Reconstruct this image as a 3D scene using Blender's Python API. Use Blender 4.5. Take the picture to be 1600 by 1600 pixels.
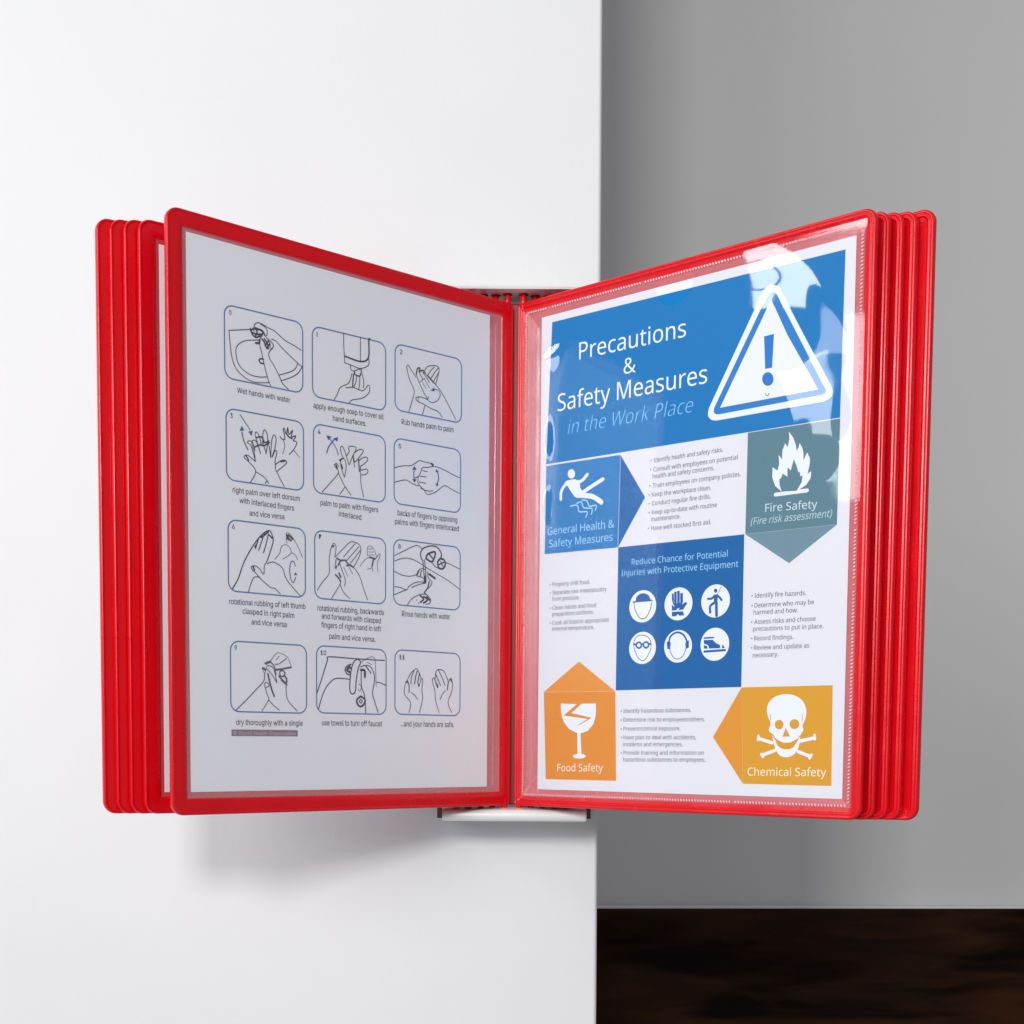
import bpy, bmesh, math, random
import numpy as np
from mathutils import Vector, Matrix, noise
from mathutils.geometry import tessellate_polygon

for o in list(bpy.data.objects): bpy.data.objects.remove(o)
S = bpy.context.scene
C = S.collection
random.seed(4)

# ------------------------------------------------------------ camera
F, CX, CY = 2062.78, 747.25, 1313.2
PITCH, ROLL, CAMD, CAMZ = 0.0706936, -0.0062256, 0.8643057, 0.038219
cp, sp, cr, sr = math.cos(PITCH), math.sin(PITCH), math.cos(ROLL), math.sin(ROLL)
Dv = Vector((0, cp, -sp)); Vv = Vector((0, sp, cp)); Uv = Vector((1, 0, 0))
rx = Uv*cr - Vv*sr; ry = Uv*sr + Vv*cr
cam_d = bpy.data.cameras.new('camera'); cam = bpy.data.objects.new('camera', cam_d); C.objects.link(cam)
M = Matrix.Identity(4)
for i in range(3):
    M[i][0] = rx[i]; M[i][1] = ry[i]; M[i][2] = -Dv[i]
M[1][3] = -CAMD; M[2][3] = CAMZ
cam.matrix_world = M
cam_d.sensor_width = 36; cam_d.sensor_height = 36; cam_d.sensor_fit = 'HORIZONTAL'
cam_d.lens = 36*F/1600
cam_d.shift_x = (800-CX)/1600; cam_d.shift_y = (CY-800)/1600
cam_d.clip_start = 0.01; cam_d.clip_end = 50
S.camera = cam

# ------------------------------------------------------------ world and lamps
W = bpy.data.worlds.new('World'); S.world = W; W.use_nodes = True
bg = W.node_tree.nodes['Background']
bg.inputs[0].default_value = (0.93, 0.95, 1.0, 1); bg.inputs[1].default_value = 0.33
# unseen room light graded brighter to the left, to deepen the rear wall's shade
wn = W.node_tree; wt = wn.nodes.new('ShaderNodeTexCoord'); wx = wn.nodes.new('ShaderNodeSeparateXYZ')
wr_ = wn.nodes.new('ShaderNodeMapRange'); wr_.inputs['From Min'].default_value = -1; wr_.inputs['From Max'].default_value = 1
wr_.inputs['To Min'].default_value = 1.25; wr_.inputs['To Max'].default_value = 0.65
wm = wn.nodes.new('ShaderNodeVectorMath'); wm.operation = 'SCALE'; wm.inputs[0].default_value = (0.93, 0.95, 1.0)
wn.links.new(wt.outputs['Generated'], wx.inputs[0]); wn.links.new(wx.outputs[0], wr_.inputs['Value'])
wn.links.new(wr_.outputs[0], wm.inputs['Scale']); wn.links.new(wm.outputs[0], bg.inputs[0])

def area(name, pos, target, sx, sy, power, col, spread=180):
    l = bpy.data.lights.new(name, 'AREA'); l.shape = 'RECTANGLE'; l.size = sx; l.size_y = sy
    l.energy = power; l.color = col; l.spread = math.radians(spread)
    o = bpy.data.objects.new(name, l); C.objects.link(o); o.location = pos
    d = Vector(target) - Vector(pos)
    o.rotation_euler = d.to_track_quat('-Z', 'Y').to_euler()
    return o
area('ceiling_lamp', (-0.37, -2.5, 0.76), (0, 0, 0.15), 0.34, 0.34, 26, (1.0, 0.985, 0.965))
area('side_fill', (-1.30, -2.10, 0.66), (0, 0, 0.15), 1.3, 0.8, 25, (1.0, 0.99, 0.975))  # added unseen side light, grades the rear wall past the column corner
# the window on the left, pane by pane; the last one is added
area('window_light_low', (-2.45, -1.20, 1.47), (0.12, -0.1, 0.2), 0.40, 0.20, 4.6, (0.95, 0.97, 1.0))
area('window_light_high', (-2.45, -1.20, 1.69), (0.12, -0.1, 0.2), 0.40, 0.16, 3.6, (0.95, 0.97, 1.0))
area('window_light_side', (-2.28, -1.68, 1.38), (0.12, -0.1, 0.2), 0.34, 0.46, 3.2, (0.93, 0.96, 1.0))
area('hinge_glare_fill', (-2.36, -1.48, 0.92), (0.12, -0.1, 0.2), 0.30, 0.46, 4.6, (0.93, 0.96, 1.0))  # added light, placed so the hinge-side film ridge mirrors it as streaks

S.view_settings.view_transform = 'Standard'; S.view_settings.look = 'None'
S.view_settings.exposure = 0; S.view_settings.gamma = 1
S.render.engine = 'CYCLES'
S.cycles.transparent_max_bounces = 24
S.cycles.max_bounces = 10

# ------------------------------------------------------------ helpers
def lin(c):
    return tuple((v/255/12.92 if v <= 10 else ((v/255+.055)/1.055)**2.4) for v in c)

def mat(name, col, rough=0.5, spec=0.5, coat=0, bump=None, vary=None):
    m = bpy.data.materials.new(name); m.use_nodes = True
    nt = m.node_tree; b = nt.nodes['Principled BSDF']
    b.inputs['Base Color'].default_value = (*col, 1)
    b.inputs['Roughness'].default_value = rough
    b.inputs['Specular IOR Level'].default_value = spec
    b.inputs['Coat Weight'].default_value = coat
    if bump or vary:
        tc = nt.nodes.new('ShaderNodeTexCoord')
    if vary:
        n = nt.nodes.new('ShaderNodeTexNoise'); n.inputs['Scale'].default_value = vary[0]; n.inputs['Detail'].default_value = 6
        nt.links.new(tc.outputs['Object'], n.inputs['Vector'])
        r = nt.nodes.new('ShaderNodeMapRange'); r.inputs['From Min'].default_value = .3; r.inputs['From Max'].default_value = .7
        r.inputs['To Min'].default_value = 1-vary[1]; r.inputs['To Max'].default_value = 1+vary[1]
        nt.links.new(n.outputs['Fac'], r.inputs['Value'])
        mx = nt.nodes.new('ShaderNodeVectorMath'); mx.operation = 'SCALE'
        mx.inputs[0].default_value = col
        nt.links.new(r.outputs[0], mx.inputs['Scale'])
        nt.links.new(mx.outputs[0], b.inputs['Base Color'])
    if name == 'red_plastic':
        n = nt.nodes.new('ShaderNodeTexNoise'); n.inputs['Scale'].default_value = 60; n.inputs['Detail'].default_value = 8
        nt.links.new(tc.outputs['Object'], n.inputs['Vector'])
        r = nt.nodes.new('ShaderNodeMapRange'); r.inputs['From Min'].default_value = .3; r.inputs['From Max'].default_value = .7
        r.inputs['To Min'].default_value = .15; r.inputs['To Max'].default_value = .33
        nt.links.new(n.outputs['Fac'], r.inputs['Value']); nt.links.new(r.outputs[0], b.inputs['Roughness'])
    if bump:
        n = nt.nodes.new('ShaderNodeTexNoise'); n.inputs['Scale'].default_value = bump[0]; n.inputs['Detail'].default_value = 4
        nt.links.new(tc.outputs['Object'], n.inputs['Vector'])
        bp = nt.nodes.new('ShaderNodeBump'); bp.inputs['Strength'].default_value = bump[1]; bp.inputs['Distance'].default_value = 0.001
        nt.links.new(n.outputs['Fac'], bp.inputs['Height'])
        nt.links.new(bp.outputs[0], b.inputs['Normal'])
    return m

def film_mat(name, haze, rough, hazecol=(.8, .8, .85), gl=1.0):
    m = bpy.data.materials.new(name); m.use_nodes = True; nt = m.node_tree
    nt.nodes.remove(nt.nodes['Principled BSDF'])
    out = nt.nodes['Material Output']
    tr = nt.nodes.new('ShaderNodeBsdfTransparent'); tr.inputs[0].default_value = (.97, .97, .985, 1)
    df = nt.nodes.new('ShaderNodeBsdfDiffuse'); df.inputs[0].default_value = (*hazecol, 1)
    gs = nt.nodes.new('ShaderNodeBsdfGlossy'); gs.inputs['Roughness'].default_value = rough
    gs.inputs[0].default_value = (gl, gl, gl, 1)
    m1 = nt.nodes.new('ShaderNodeMixShader'); m1.inputs[0].default_value = haze
    m2 = nt.nodes.new('ShaderNodeMixShader'); lw = nt.nodes.new('ShaderNodeLayerWeight'); lw.inputs['Blend'].default_value = .5
    pw = nt.nodes.new('ShaderNodeMath'); pw.operation = 'POWER'; pw.inputs[1].default_value = 5
    fr = nt.nodes.new('ShaderNodeMath'); fr.operation = 'MULTIPLY_ADD'; fr.inputs[1].default_value = .95; fr.inputs[2].default_value = .038
    nt.links.new(lw.outputs['Facing'], pw.inputs[0]); nt.links.new(pw.outputs[0], fr.inputs[0])
    nt.links.new(tr.outputs[0], m1.inputs[1]); nt.links.new(df.outputs[0], m1.inputs[2])
    nt.links.new(fr.outputs[0], m2.inputs[0]); nt.links.new(m1.outputs[0], m2.inputs[1]); nt.links.new(gs.outputs[0], m2.inputs[2])
    nt.links.new(m2.outputs[0], out.inputs[0])
    return m

RED = mat('red_plastic', (0.68, 0.0016, 0.008), 0.22, 0.44, bump=(1100, .06), vary=(25, .05))
WALLM = mat('white_wall_paint', (0.768, 0.773, 0.786), 0.55, 0.35, bump=(420, .10), vary=(6, .016))
REARM = mat('grey_wall_paint', (0.735, 0.725, 0.715), 0.7, 0.3, bump=(300, .15), vary=(3, .02))
STEEL = mat('white_enamel', (0.82, 0.82, 0.81), 0.22, 0.5, vary=(30, .02))
DARKCAP = mat('brown_grey_plastic', (0.10, 0.05, 0.045), 0.4)
HOLE = mat('hole_shade', (0.12, 0.018, 0.02), 0.6)
PAPER = mat('paper', (0.90, 0.90, 0.93), 0.75, 0.2, vary=(18, .012))
PAPER2 = mat('glossy_paper', (0.76, 0.765, 0.81), 0.6, 0.3, vary=(18, .012))
FILM = film_mat('clear_film', 0.006, 0.035)
FILM_MATT = film_mat('matt_film', 0.06, 0.28)
SEAM = film_mat('film_seam', 0.19, 0.12, (.82, .72, .78))
BEAD = mat('film_weld', (.88, .42, .46), .15, .8)

_pm = {}
def ink(rgb, key=None):
    k = (rgb)
    if k not in _pm:
        _pm[k] = mat('ink_%02x%02x%02x' % rgb, lin(rgb), 0.6, 0.15)
    return _pm[k]

def tag(o, label=None, cat=None, group=None, kind=None):
    if label: o['label'] = label
    if cat: o['category'] = cat
    if group: o['group'] = group
    if kind: o['kind'] = kind
    return o

def mesh_obj(name, verts, faces, m, parent=None, smooth=False):
    me = bpy.data.meshes.new(name); me.from_pydata([tuple(v) for v in verts], [], faces); me.validate(); me.update()
    if m: me.materials.append(m)
    o = bpy.data.objects.new(name, me); C.objects.link(o)
    if parent: o.parent = parent
    if smooth:
        for p in me.polygons: p.use_smooth = True
    return o

def from_bm(name, bm, m, parent=None, smooth=False):
    me = bpy.data.meshes.new(name); bmesh.ops.recalc_face_normals(bm, faces=bm.faces[:]); bm.to_mesh(me); bm.free()
    if m: me.materials.append(m)
    o = bpy.data.objects.new(name, me); C.objects.link(o)
    if parent: o.parent = parent
    if smooth:
        for p in me.polygons: p.use_smooth = True
    return o

def box_bm(bm, x0, x1, y0, y1, z0, z1, bev=0):
    r = bmesh.ops.create_cube(bm, size=1)
    for v in r['verts']:
        v.co = Vector(((x0+x1)/2+v.co.x*(x1-x0), (y0+y1)/2+v.co.y*(y1-y0), (z0+z1)/2+v.co.z*(z1-z0)))
    if bev:
        es = set(e for v in r['verts'] for e in v.link_edges)
        bmesh.ops.bevel(bm, geom=list(es), offset=bev, segments=3, affect='EDGES', profile=.5)

def empty(name, loc=(0, 0, 0), rz=0):
    o = bpy.data.objects.new(name, None); C.objects.link(o); o.location = loc; o.rotation_euler = (0, 0, rz)
    o.empty_display_size = .01
    return o

mm = 0.001
PW, PH = 0.2399, 0.3207          # outer size of one display panel

# ------------------------------------------------------------ setting
GAP = 0.045
xe_top, xe_bot = 0.0788, 0.0832
REAR = 0.80
def wall_x(z): return xe_top + (0.531-z)*(xe_bot-xe_top)/(0.531+0.154)
# column with a small rounded corner
bm = bmesh.new()
zt, zb = 2.2, -1.2
r = 0.0025
prof = [(-2.2, GAP)]
for k in range(7):
    a = math.pi/2*k/6
    prof.append((-r+r*math.sin(a), GAP+r-r*math.cos(a)))
prof += [(0, REAR+.05), (-2.2, REAR+.05)]
vb = [bm.verts.new((x+(wall_x(zb) if x > -1 else 0), y, zb)) for x, y in prof]
vt = [bm.verts.new((x+(wall_x(zt) if x > -1 else 0), y, zt)) for x, y in prof]
n = len(prof)
for i in range(n): bm.faces.new((vb[i], vb[(i+1) % n], vt[(i+1) % n], vt[i]))
bm.faces.new(vb[::-1]); bm.faces.new(vt)
o = from_bm('wall_front', bm, WALLM)
tag(o, 'white painted wall end that carries the red display', kind='structure')
bm = bmesh.new(); box_bm(bm, -0.5, 3.0, REAR, REAR+.1, -1.2, 2.2)
o = from_bm('wall_rear', bm, REARM)
tag(o, 'grey shaded wall standing back behind the white wall', kind='structure')

# dark wooden dado below the rear wall
wood = bpy.data.materials.new('dark_stained_wood'); wood.use_nodes = True
nt = wood.node_tree; b = nt.nodes['Principled BSDF']
tc = nt.nodes.new('ShaderNodeTexCoord'); mp = nt.nodes.new('ShaderNodeMapping'); mp.inputs['Scale'].default_value = (1.5, 1.5, 9)
n1 = nt.nodes.new('ShaderNodeTexNoise'); n1.inputs['Scale'].default_value = 3.0; n1.inputs['Detail'].default_value = 8; n1.inputs['Distortion'].default_value = .6
cr_ = nt.nodes.new('ShaderNodeValToRGB')
cr_.color_ramp.elements[0].position = .36; cr_.color_ramp.elements[0].color = (0.0032, 0.0011, 0.0007, 1)
cr_.color_ramp.elements[1].position = .80; cr_.color_ramp.elements[1].color = (0.060, 0.021, 0.006, 1)
nt.links.new(tc.outputs['Object'], mp.inputs['Vector']); nt.links.new(mp.outputs[0], n1.inputs['Vector'])
nt.links.new(n1.outputs['Fac'], cr_.inputs[0]); nt.links.new(cr_.outputs[0], b.inputs['Base Color'])
b.inputs['Roughness'].default_value = .5; b.inputs['Specular IOR Level'].default_value = .08
ZD = -0.1640
bm = bmesh.new(); box_bm(bm, 0.0, 2.5, REAR-.020, REAR, -1.1, ZD, .002)
wr = from_bm('wooden_panelling', bm, wood)
for o_ in (bpy.data.objects['wall_rear'], wr):
    o_.matrix_world = Matrix.Translation((.13, REAR, 0)) @ Matrix.Rotation(.05, 4, 'Z') @ Matrix.Translation((-.13, -REAR, 0))
tag(wr, 'dark brown stained wood panelling along the foot of the grey wall', 'panelling')
bm = bmesh.new(); box_bm(bm, 0.0, 2.5, REAR-.016, REAR-.0005, ZD+.0002, ZD+.0030, .0008)
sl = from_bm('top_bead', bm, mat('pale_bead', (.9, .9, .88), .5), wr)

# ------------------------------------------------------------ swept panel frame
def loop_pts(x0, x1, z0, z1, R, inset, w, ns=8):
    hinge_left = x0 > -.01
    a0, a1, b0, b1 = x0+inset, x1-inset, z0+inset, z1-inset
    pts = []
    for s in range(4):
        at_hinge = (s in (1, 2)) == hinge_left
        r = max((.0030 if at_hinge and inset < .0045 else R)-inset, .0006)
        if at_hinge and inset >= .0045: r = max(.0085-inset, .0015)
        cx = a1-r if s in (0, 3) else a0+r; cz = b1-r if s in (0, 1) else b0+r
        for k in range(ns+1):
            a = math.pi/2*(s+k/ns)
            pts.append((cx+r*math.cos(a), -w, cz+r*math.sin(a)))
    return pts

def ring(name, x0, x1, prof, R, m, parent, closed=True, smooth=True):
    vs = []; fs = []; L = None
    for ins, w in prof:
        p = loop_pts(x0, x1, 0, PH, R, ins*mm, w*mm); L = len(p); vs += p
    K = len(prof)
    for j in range(K if closed else K-1):
        for i in range(L):
            a = j*L+i; b_ = j*L+(i+1) % L; c = ((j+1) % K)*L+(i+1) % L; d = ((j+1) % K)*L+i
            fs.append((a, b_, c, d))
    return mesh_obj(name, vs, fs, m, parent, smooth)

def sc(p, k=.9): return [(a, b*k) for a, b in p]
PROF_A = sc([(0, -2.3), (.15, -.9), (.5, -.25), (1.1, 0), (1.7, -.08), (2.1, -.45), (2.4, -.45), (2.8, -.05), (3.3, 0), (3.8, -.4), (4.1, -1.0), (4.3, -1.1),
           (6.2, -1.1), (6.4, -1.2), (6.5, -1.62), (6.7, -1.65), (20, -1.65), (20, -2.9), (6.8, -3.0), (6.5, -3.6), (3.9, -3.8), (3.2, -4.4), (1.0, -4.5), (.3, -4.1), (.08, -3.5)])
PROF_B = sc([(0, -2.3), (.08, -1.0), (.3, -.3), (.75, 0), (1.2, -.12), (1.7, -.5), (2.0, -.52), (5, -.3), (8.2, -.45), (9.0, -.8), (9.4, -1.3), (9.6, -1.6), (9.9, -1.65),
           (20, -1.65), (20, -2.9), (9, -3.0), (8.4, -3.7), (4, -3.8), (3.2, -4.4), (1.0, -4.5), (.3, -4.1), (.08, -3.5)])

def cyl(bm, x, y, z0, z1, r, n=16, dome=.4):
    rings = [(z0, r*dome), (z0+r*.35, r*.85), (z0+r*.8, r), (z1-r*.8, r), (z1-r*.35, r*.85), (z1, r*dome)]
    vv = []
    for z, rr in rings:
        vv.append([bm.verts.new((x+rr*math.cos(2*math.pi*i/n), y+rr*math.sin(2*math.pi*i/n), z)) for i in range(n)])
    for a, b_ in zip(vv, vv[1:]):
        for i in range(n): bm.faces.new((a[i], a[(i+1) % n], b_[(i+1) % n], b_[i]))
    bm.faces.new(vv[0][::-1]); bm.faces.new(vv[-1])

def film_sheet(name, x0, x1, inset, m, parent, bulge, notch=None, nx=80, nz=106, base=-.55):
    a0, a1, z0, z1 = x0+inset*mm, x1-inset*mm, inset*mm, PH-inset*mm
    vs = []; gx = []; 
    for j in range(nz+1):
        for i in range(nx+1):
            x = a0+(a1-a0)*i/nx; z = z0+(z1-z0)*j/nz
            vs.append([x, 0, z])
    cut = set()
    if notch:
        nxx, nzz, nr = notch
        cell = (a1-a0)/nx
        for v in vs:
            d = math.hypot(v[0]-nxx, v[2]-nzz)
            if abs(d-nr) < cell*.62 and d > 0:
                v[0] = nxx+(v[0]-nxx)*nr/d; v[2] = nzz+(v[2]-nzz)*nr/d
    for v in vs:
        u = (v[0]-a0)/(a1-a0); t = (v[2]-z0)/(z1-z0)
        v[1] = -(base*mm + bulge(u, t)*mm)
    fs = []
    for j in range(nz):
        for i in range(nx):
            q = (j*(nx+1)+i, j*(nx+1)+i+1, (j+1)*(nx+1)+i+1, (j+1)*(nx+1)+i)
            if notch:
                cx_ = sum(vs[k][0] for k in q)/4; cz_ = sum(vs[k][2] for k in q)/4
                if math.hypot(cx_-nxx, cz_-nzz) < nr: continue
            fs.append(q)
    return mesh_obj(name, vs, fs, m, parent, True)

def edge_fade(u, t, k=14):
    return min(1, k*min(u, 1-u))*min(1, k*1.3*min(t, 1-t))
def sst(x): x = max(0, min(1, x)); return x*x*(3-2*x)
def bulge_right(u, t):
    x, z = u*229.5, t*310
    n1 = noise.noise(Vector((u*2.6+3.1, t*3.4+1.7, 0.3)))
    n2 = noise.noise(Vector((u*9.5+9.1, t*9.5+4.2, 2.3)))
    e = sst(6*min(u, 1-u))*sst(9*min(t, 1-t))
    h = e*(.25+.22*n1+.09*n2)
    # the sheet lifts at the outer top corner and along the hinge side
    dx, dz = (x-176)+.30*(z-250), (z-244)
    q = (dx/46)**2+(dz/70)**2
    h += 2.0*max(0, 1-q)**1.5*(1+.42*n2)
    w = 1+.35*noise.noise(Vector((0.5, t*9, 7.7)))
    g = sst((x-5)/8)*(1-sst((x-13)/(21*w)))
    h += 2.9*g*(1+.25*noise.noise(Vector((u*6, t*14, 1.1))))*sst((t-.44)/.16)*sst((.96-t)/.08)
    return h
def bulge_left(u, t):
    n1 = noise.noise(Vector((u*2+13.1, t*2.4+7.7, 5.3)))
    e = sst(6*min(u, 1-u))*sst(9*min(t, 1-t))
    return e*(.35+.3*n1)
def flat_b(u, t): return 0

# panel table: side, origin x, y, hinge angle, label
PANELS = [
 ('R', 0.02316, 0.0000, 0.7100, 'right front red frame holding the blue safety poster'),
 ('R', 0.03083, 0.0035, 0.7070, 'red frame just behind the frame with the blue poster'),
 ('R', 0.03850, 0.0045, 0.7092, 'middle frame of the five fanned out on the right'),
 ('R', 0.04617, 0.0045, 0.7158, 'second outermost red frame on the right, in front of the outermost'),
 ('R', 0.05384, 0.0010, 0.7110, 'outermost red frame on the right, against the grey wall'),
 ('L', 0.02019, 0.0000, 0.6883, 'left front red frame holding the hand washing sheet'),
 ('L', 0.01252, 0.0022, 0.6110, 'red frame with a sliver of pale sheet behind the hand washing frame'),
 ('L', 0.00485, 0.0022, 0.6100, 'middle frame of the five fanned out on the left'),
 ('L', -.00282, 0.0022, 0.6110, 'second outermost red frame on the left, in front of the outermost'),
 ('L', -.01049, 0.0022, 0.6160, 'outermost red frame on the left, nearest the white wall'),
]
GRP = 'red display frames hinged on the bracket'
first = {}
roots = []
for idx, (side, ox, oy, ang, lab) in enumerate(PANELS):
    right = side == 'R'
    rz = -ang if right else ang
    root = empty('display_panel', (ox, oy, 0), rz)
    tag(root, lab, 'display frame', GRP)
    roots.append(root)
    front = idx in (0, 5)
    ext = .0009 if front else 0
    x0, x1 = (-ext, PW) if right else (-PW, ext)
    sg = 1 if right else -1
    if front:
        fr = ring('frame', x0, x1, PROF_A if right else PROF_B, 7.2*mm, RED, root)
        # pocket
        if right:
            film = film_sheet('pocket_film', x0, x1, 5.2, FILM, root, bulge_right, notch=(0.1165, 0.3078, 0.0125), nx=130, nz=170, base=-.62)
            ring('pocket_seam', x0, x1, [(6.0, -1.05), (6.8, -1.34), (19.5, -1.36)], 7.2*mm, SEAM, root, closed=False)
            # welded stitch marks round the pocket
            vs = []; fs = []
            ins = 7.6*mm; pts = []
            px0, px1, pz0, pz1 = x0+ins, x1-ins, ins, PH-ins
            step = 1.9*mm
            def runp(a, b_, horiz):
                L = math.dist(a, b_); k = int(L/step)
                for i in range(1, k):
                    f = i/k
                    if random.random() < .03: continue
                    pts.append((a[0]+(b_[0]-a[0])*f, a[1]+(b_[1]-a[1])*f, horiz))
            runp((px0, pz0), (px1, pz0), 1); runp((px1, pz0), (px1, pz1), 0)
            runp((px0, pz1), (px1, pz1), 1); runp((px0, pz0), (px0, pz1), 0)
            for (x, z, h) in pts:
                la, lb = random.uniform(.78, .95)*mm, random.uniform(.48, .58)*mm
                th = (math.pi/2 if h else 0)+.5+random.uniform(-.15, .15)
                b0 = len(vs); nseg = 8
                hh = random.uniform(.28, .42)*mm
                for rr, ww in ((1, 0), (.6, .75)):
                    for i in range(nseg):
                        a = 2*math.pi*i/nseg
                        ex, ez = la*rr*math.cos(a), lb*rr*math.sin(a)
                        vs.append((x+ex*math.cos(th)-ez*math.sin(th), .60*mm-ww*hh, z+ex*math.sin(th)+ez*math.cos(th)))
                vs.append((x, .60*mm-hh, z))
                for i in range(nseg):
                    j = (i+1) % nseg
                    fs.append((b0+i, b0+j, b0+nseg+j, b0+nseg+i)); fs.append((b0+nseg+i, b0+nseg+j, b0+2*nseg))
            st = mesh_obj('weld_stitching', vs, fs, BEAD, root, True); st['kind'] = 'stuff'
        else:
            film = film_sheet('pocket_film', x0, x1, 9.0, FILM_MATT, root, bulge_left, base=-.62)
            ring('pocket_seam', x0, x1, [(9.4, -1.1), (9.9, -1.34), (19.5, -1.36)], 7.2*mm, SEAM, root, closed=False)
        # thin moulded ribs beside the hinge
        fx = sg*13.2*mm
        bm = bmesh.new(); box_bm(bm, min(fx, fx+sg*.5*mm), max(fx, fx+sg*.5*mm), .75*mm, 1.35*mm, 14*mm, PH-15*mm, .15*mm)
        from_bm('hinge_rib', bm, SEAM, root)
    else:
        key = side
        if key not in first:
            fr = ring('frame', x0, x1, PROF_A if right else PROF_B, 7.2*mm, RED, root)
            film = film_sheet('pocket_film', x0, x1, 12 if right else 9.6, FILM_MATT, root, flat_b, nx=2, nz=2)
            first[key] = (fr, film)
        else:
            for s_ in first[key]:
                c = s_.copy(); C.objects.link(c); c.parent = root
    for z0_, z1_ in ((PH-6*mm, 0.3278), (-0.0036, 6*mm)):
        bm = bmesh.new(); cyl(bm, sg*2.9*mm, 2.1*mm, z0_, z1_, 2.05*mm)
        from_bm('hinge_pin', bm, RED, root, True)

# ------------------------------------------------------------ wall bracket
br = empty('wall_bracket', (0.0233, GAP, 0))
tag(br, 'white metal hinge bracket fixed to the wall, holding all the red frames', 'bracket')
BX = 0.0468
def lip_bm(z0, z1, yfront, ztop_front=None, rad=.002):
    # section in y,z (y relative to wall face, negative towards the viewer)
    bm = bmesh.new()
    return bm
def extrude_section(name, sec, xa, xb, m, smooth=False):
    vs = [(xa, y, z) for y, z in sec]+[(xb, y, z) for y, z in sec]; n = len(sec)
    fs = [tuple(range(n))[::-1], tuple(range(n, 2*n))]
    for i in range(n): fs.append((i, (i+1) % n, n+(i+1) % n, n+i))
    bm = bmesh.new(); vv = [bm.verts.new(v) for v in vs]
    for f in fs: bm.faces.new([vv[i] for i in f])
    es = [e for e in bm.edges if abs(e.verts[0].co.x-e.verts[1].co.x) < 1e-9]
    bmesh.ops.bevel(bm, geom=es, offset=.0006, segments=2, affect='EDGES')
    return from_bm(name, bm, m, br)
YF = -(GAP+.011)
# lower lip: top slopes down towards a rounded nose
sec = [(-.002, -.0004), (YF+.012, -.0010)]
for k in range(9):
    a = math.radians(80-k*20)
    sec.append((YF+.0042-.0042*math.cos(a)*1.0 if False else YF+.0038-.0038*math.cos(a), -.0060+.0039*math.sin(a)))
sec += [(YF+.006, -.0099), (YF+.006, -.0085), (-.002, -.0085)]
extrude_section('lower_lip', sec, -BX, BX, STEEL)
# upper lip
ZU = 0.3262
sec = [(-.002, ZU+.0035), (YF+.004, ZU+.0035), (YF+.001, ZU+.0028), (YF, ZU+.0012), (YF+.0006, ZU), (-.002, ZU)]
extrude_section('upper_lip', sec, -BX, BX, STEEL)
# wall plate
bm = bmesh.new(); box_bm(bm, -BX-.0005, BX+.0005, -.0022, -.0003, -.0085, ZU+.003, .0004)
from_bm('wall_plate', bm, STEEL, br)
bm = bmesh.new(); box_bm(bm, -.012, .009, -.040, -.030, .0004, .3222, .001)  # added maroon bar, standing for the shade in the gap between the front frames
from_bm('gap_shade_bar', bm, mat('maroon_gap_shade', (.26, .02, .022), .4), br)
for s in (-1, 1):
    bm = bmesh.new(); xa, xb = sorted((s*(BX+.0002), s*(BX+.0036))); box_bm(bm, xa, xb, YF+.012, -.0003, -.0085, -.0008, .0004)
    from_bm('end_cap', bm, DARKCAP, br)
# sockets round the pins: dark rings whose colour stands for the shade in the holes
for side, ox, oy, ang, lab in PANELS:
    sg = 1 if side == 'R' else -1
    rz = -ang if side == 'R' else ang
    v = Matrix.Rotation(rz, 3, 'Z') @ Vector((sg*2.9*mm, 2.1*mm, 0)) + Vector((ox, oy, 0))
    vs = []; fs = []; n = 20
    for (rr, z) in ((2.1, -.00005), (2.1, -.0005), (2.95, -.0005), (2.95, -.00005)):
        for i in range(n):
            a = 2*math.pi*i/n
            vs.append((v.x-0.0233+rr*mm*math.cos(a), v.y-GAP+rr*mm*math.sin(a), ZU+z))
    for j in range(3):
        for i in range(n): fs.append((j*n+i, j*n+(i+1) % n, (j+1)*n+(i+1) % n, (j+1)*n+i))
    mesh_obj('pin_socket', vs, fs, HOLE, br)

# ------------------------------------------------------------ printed sheets
def homog(src, dst):
    A = []
    for (x, y), (u, v) in zip(src, dst):
        A.append([x, y, 1, 0, 0, 0, -u*x, -u*y, -u]); A.append([0, 0, 0, x, y, 1, -v*x, -v*y, -v])
    _, _, Vt = np.linalg.svd(np.array(A, float)); return Vt[-1].reshape(3, 3)

def load_font(n):
    import os
    try:
        return bpy.data.fonts.load(os.path.join(bpy.utils.system_resource('DATAFILES', path='fonts'), n))
    except Exception:
        return None
FONT_POSTER = load_font('NotoSansMath-Regular.woff2')
FONT_SHEET = load_font('Inter.woff2')

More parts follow.
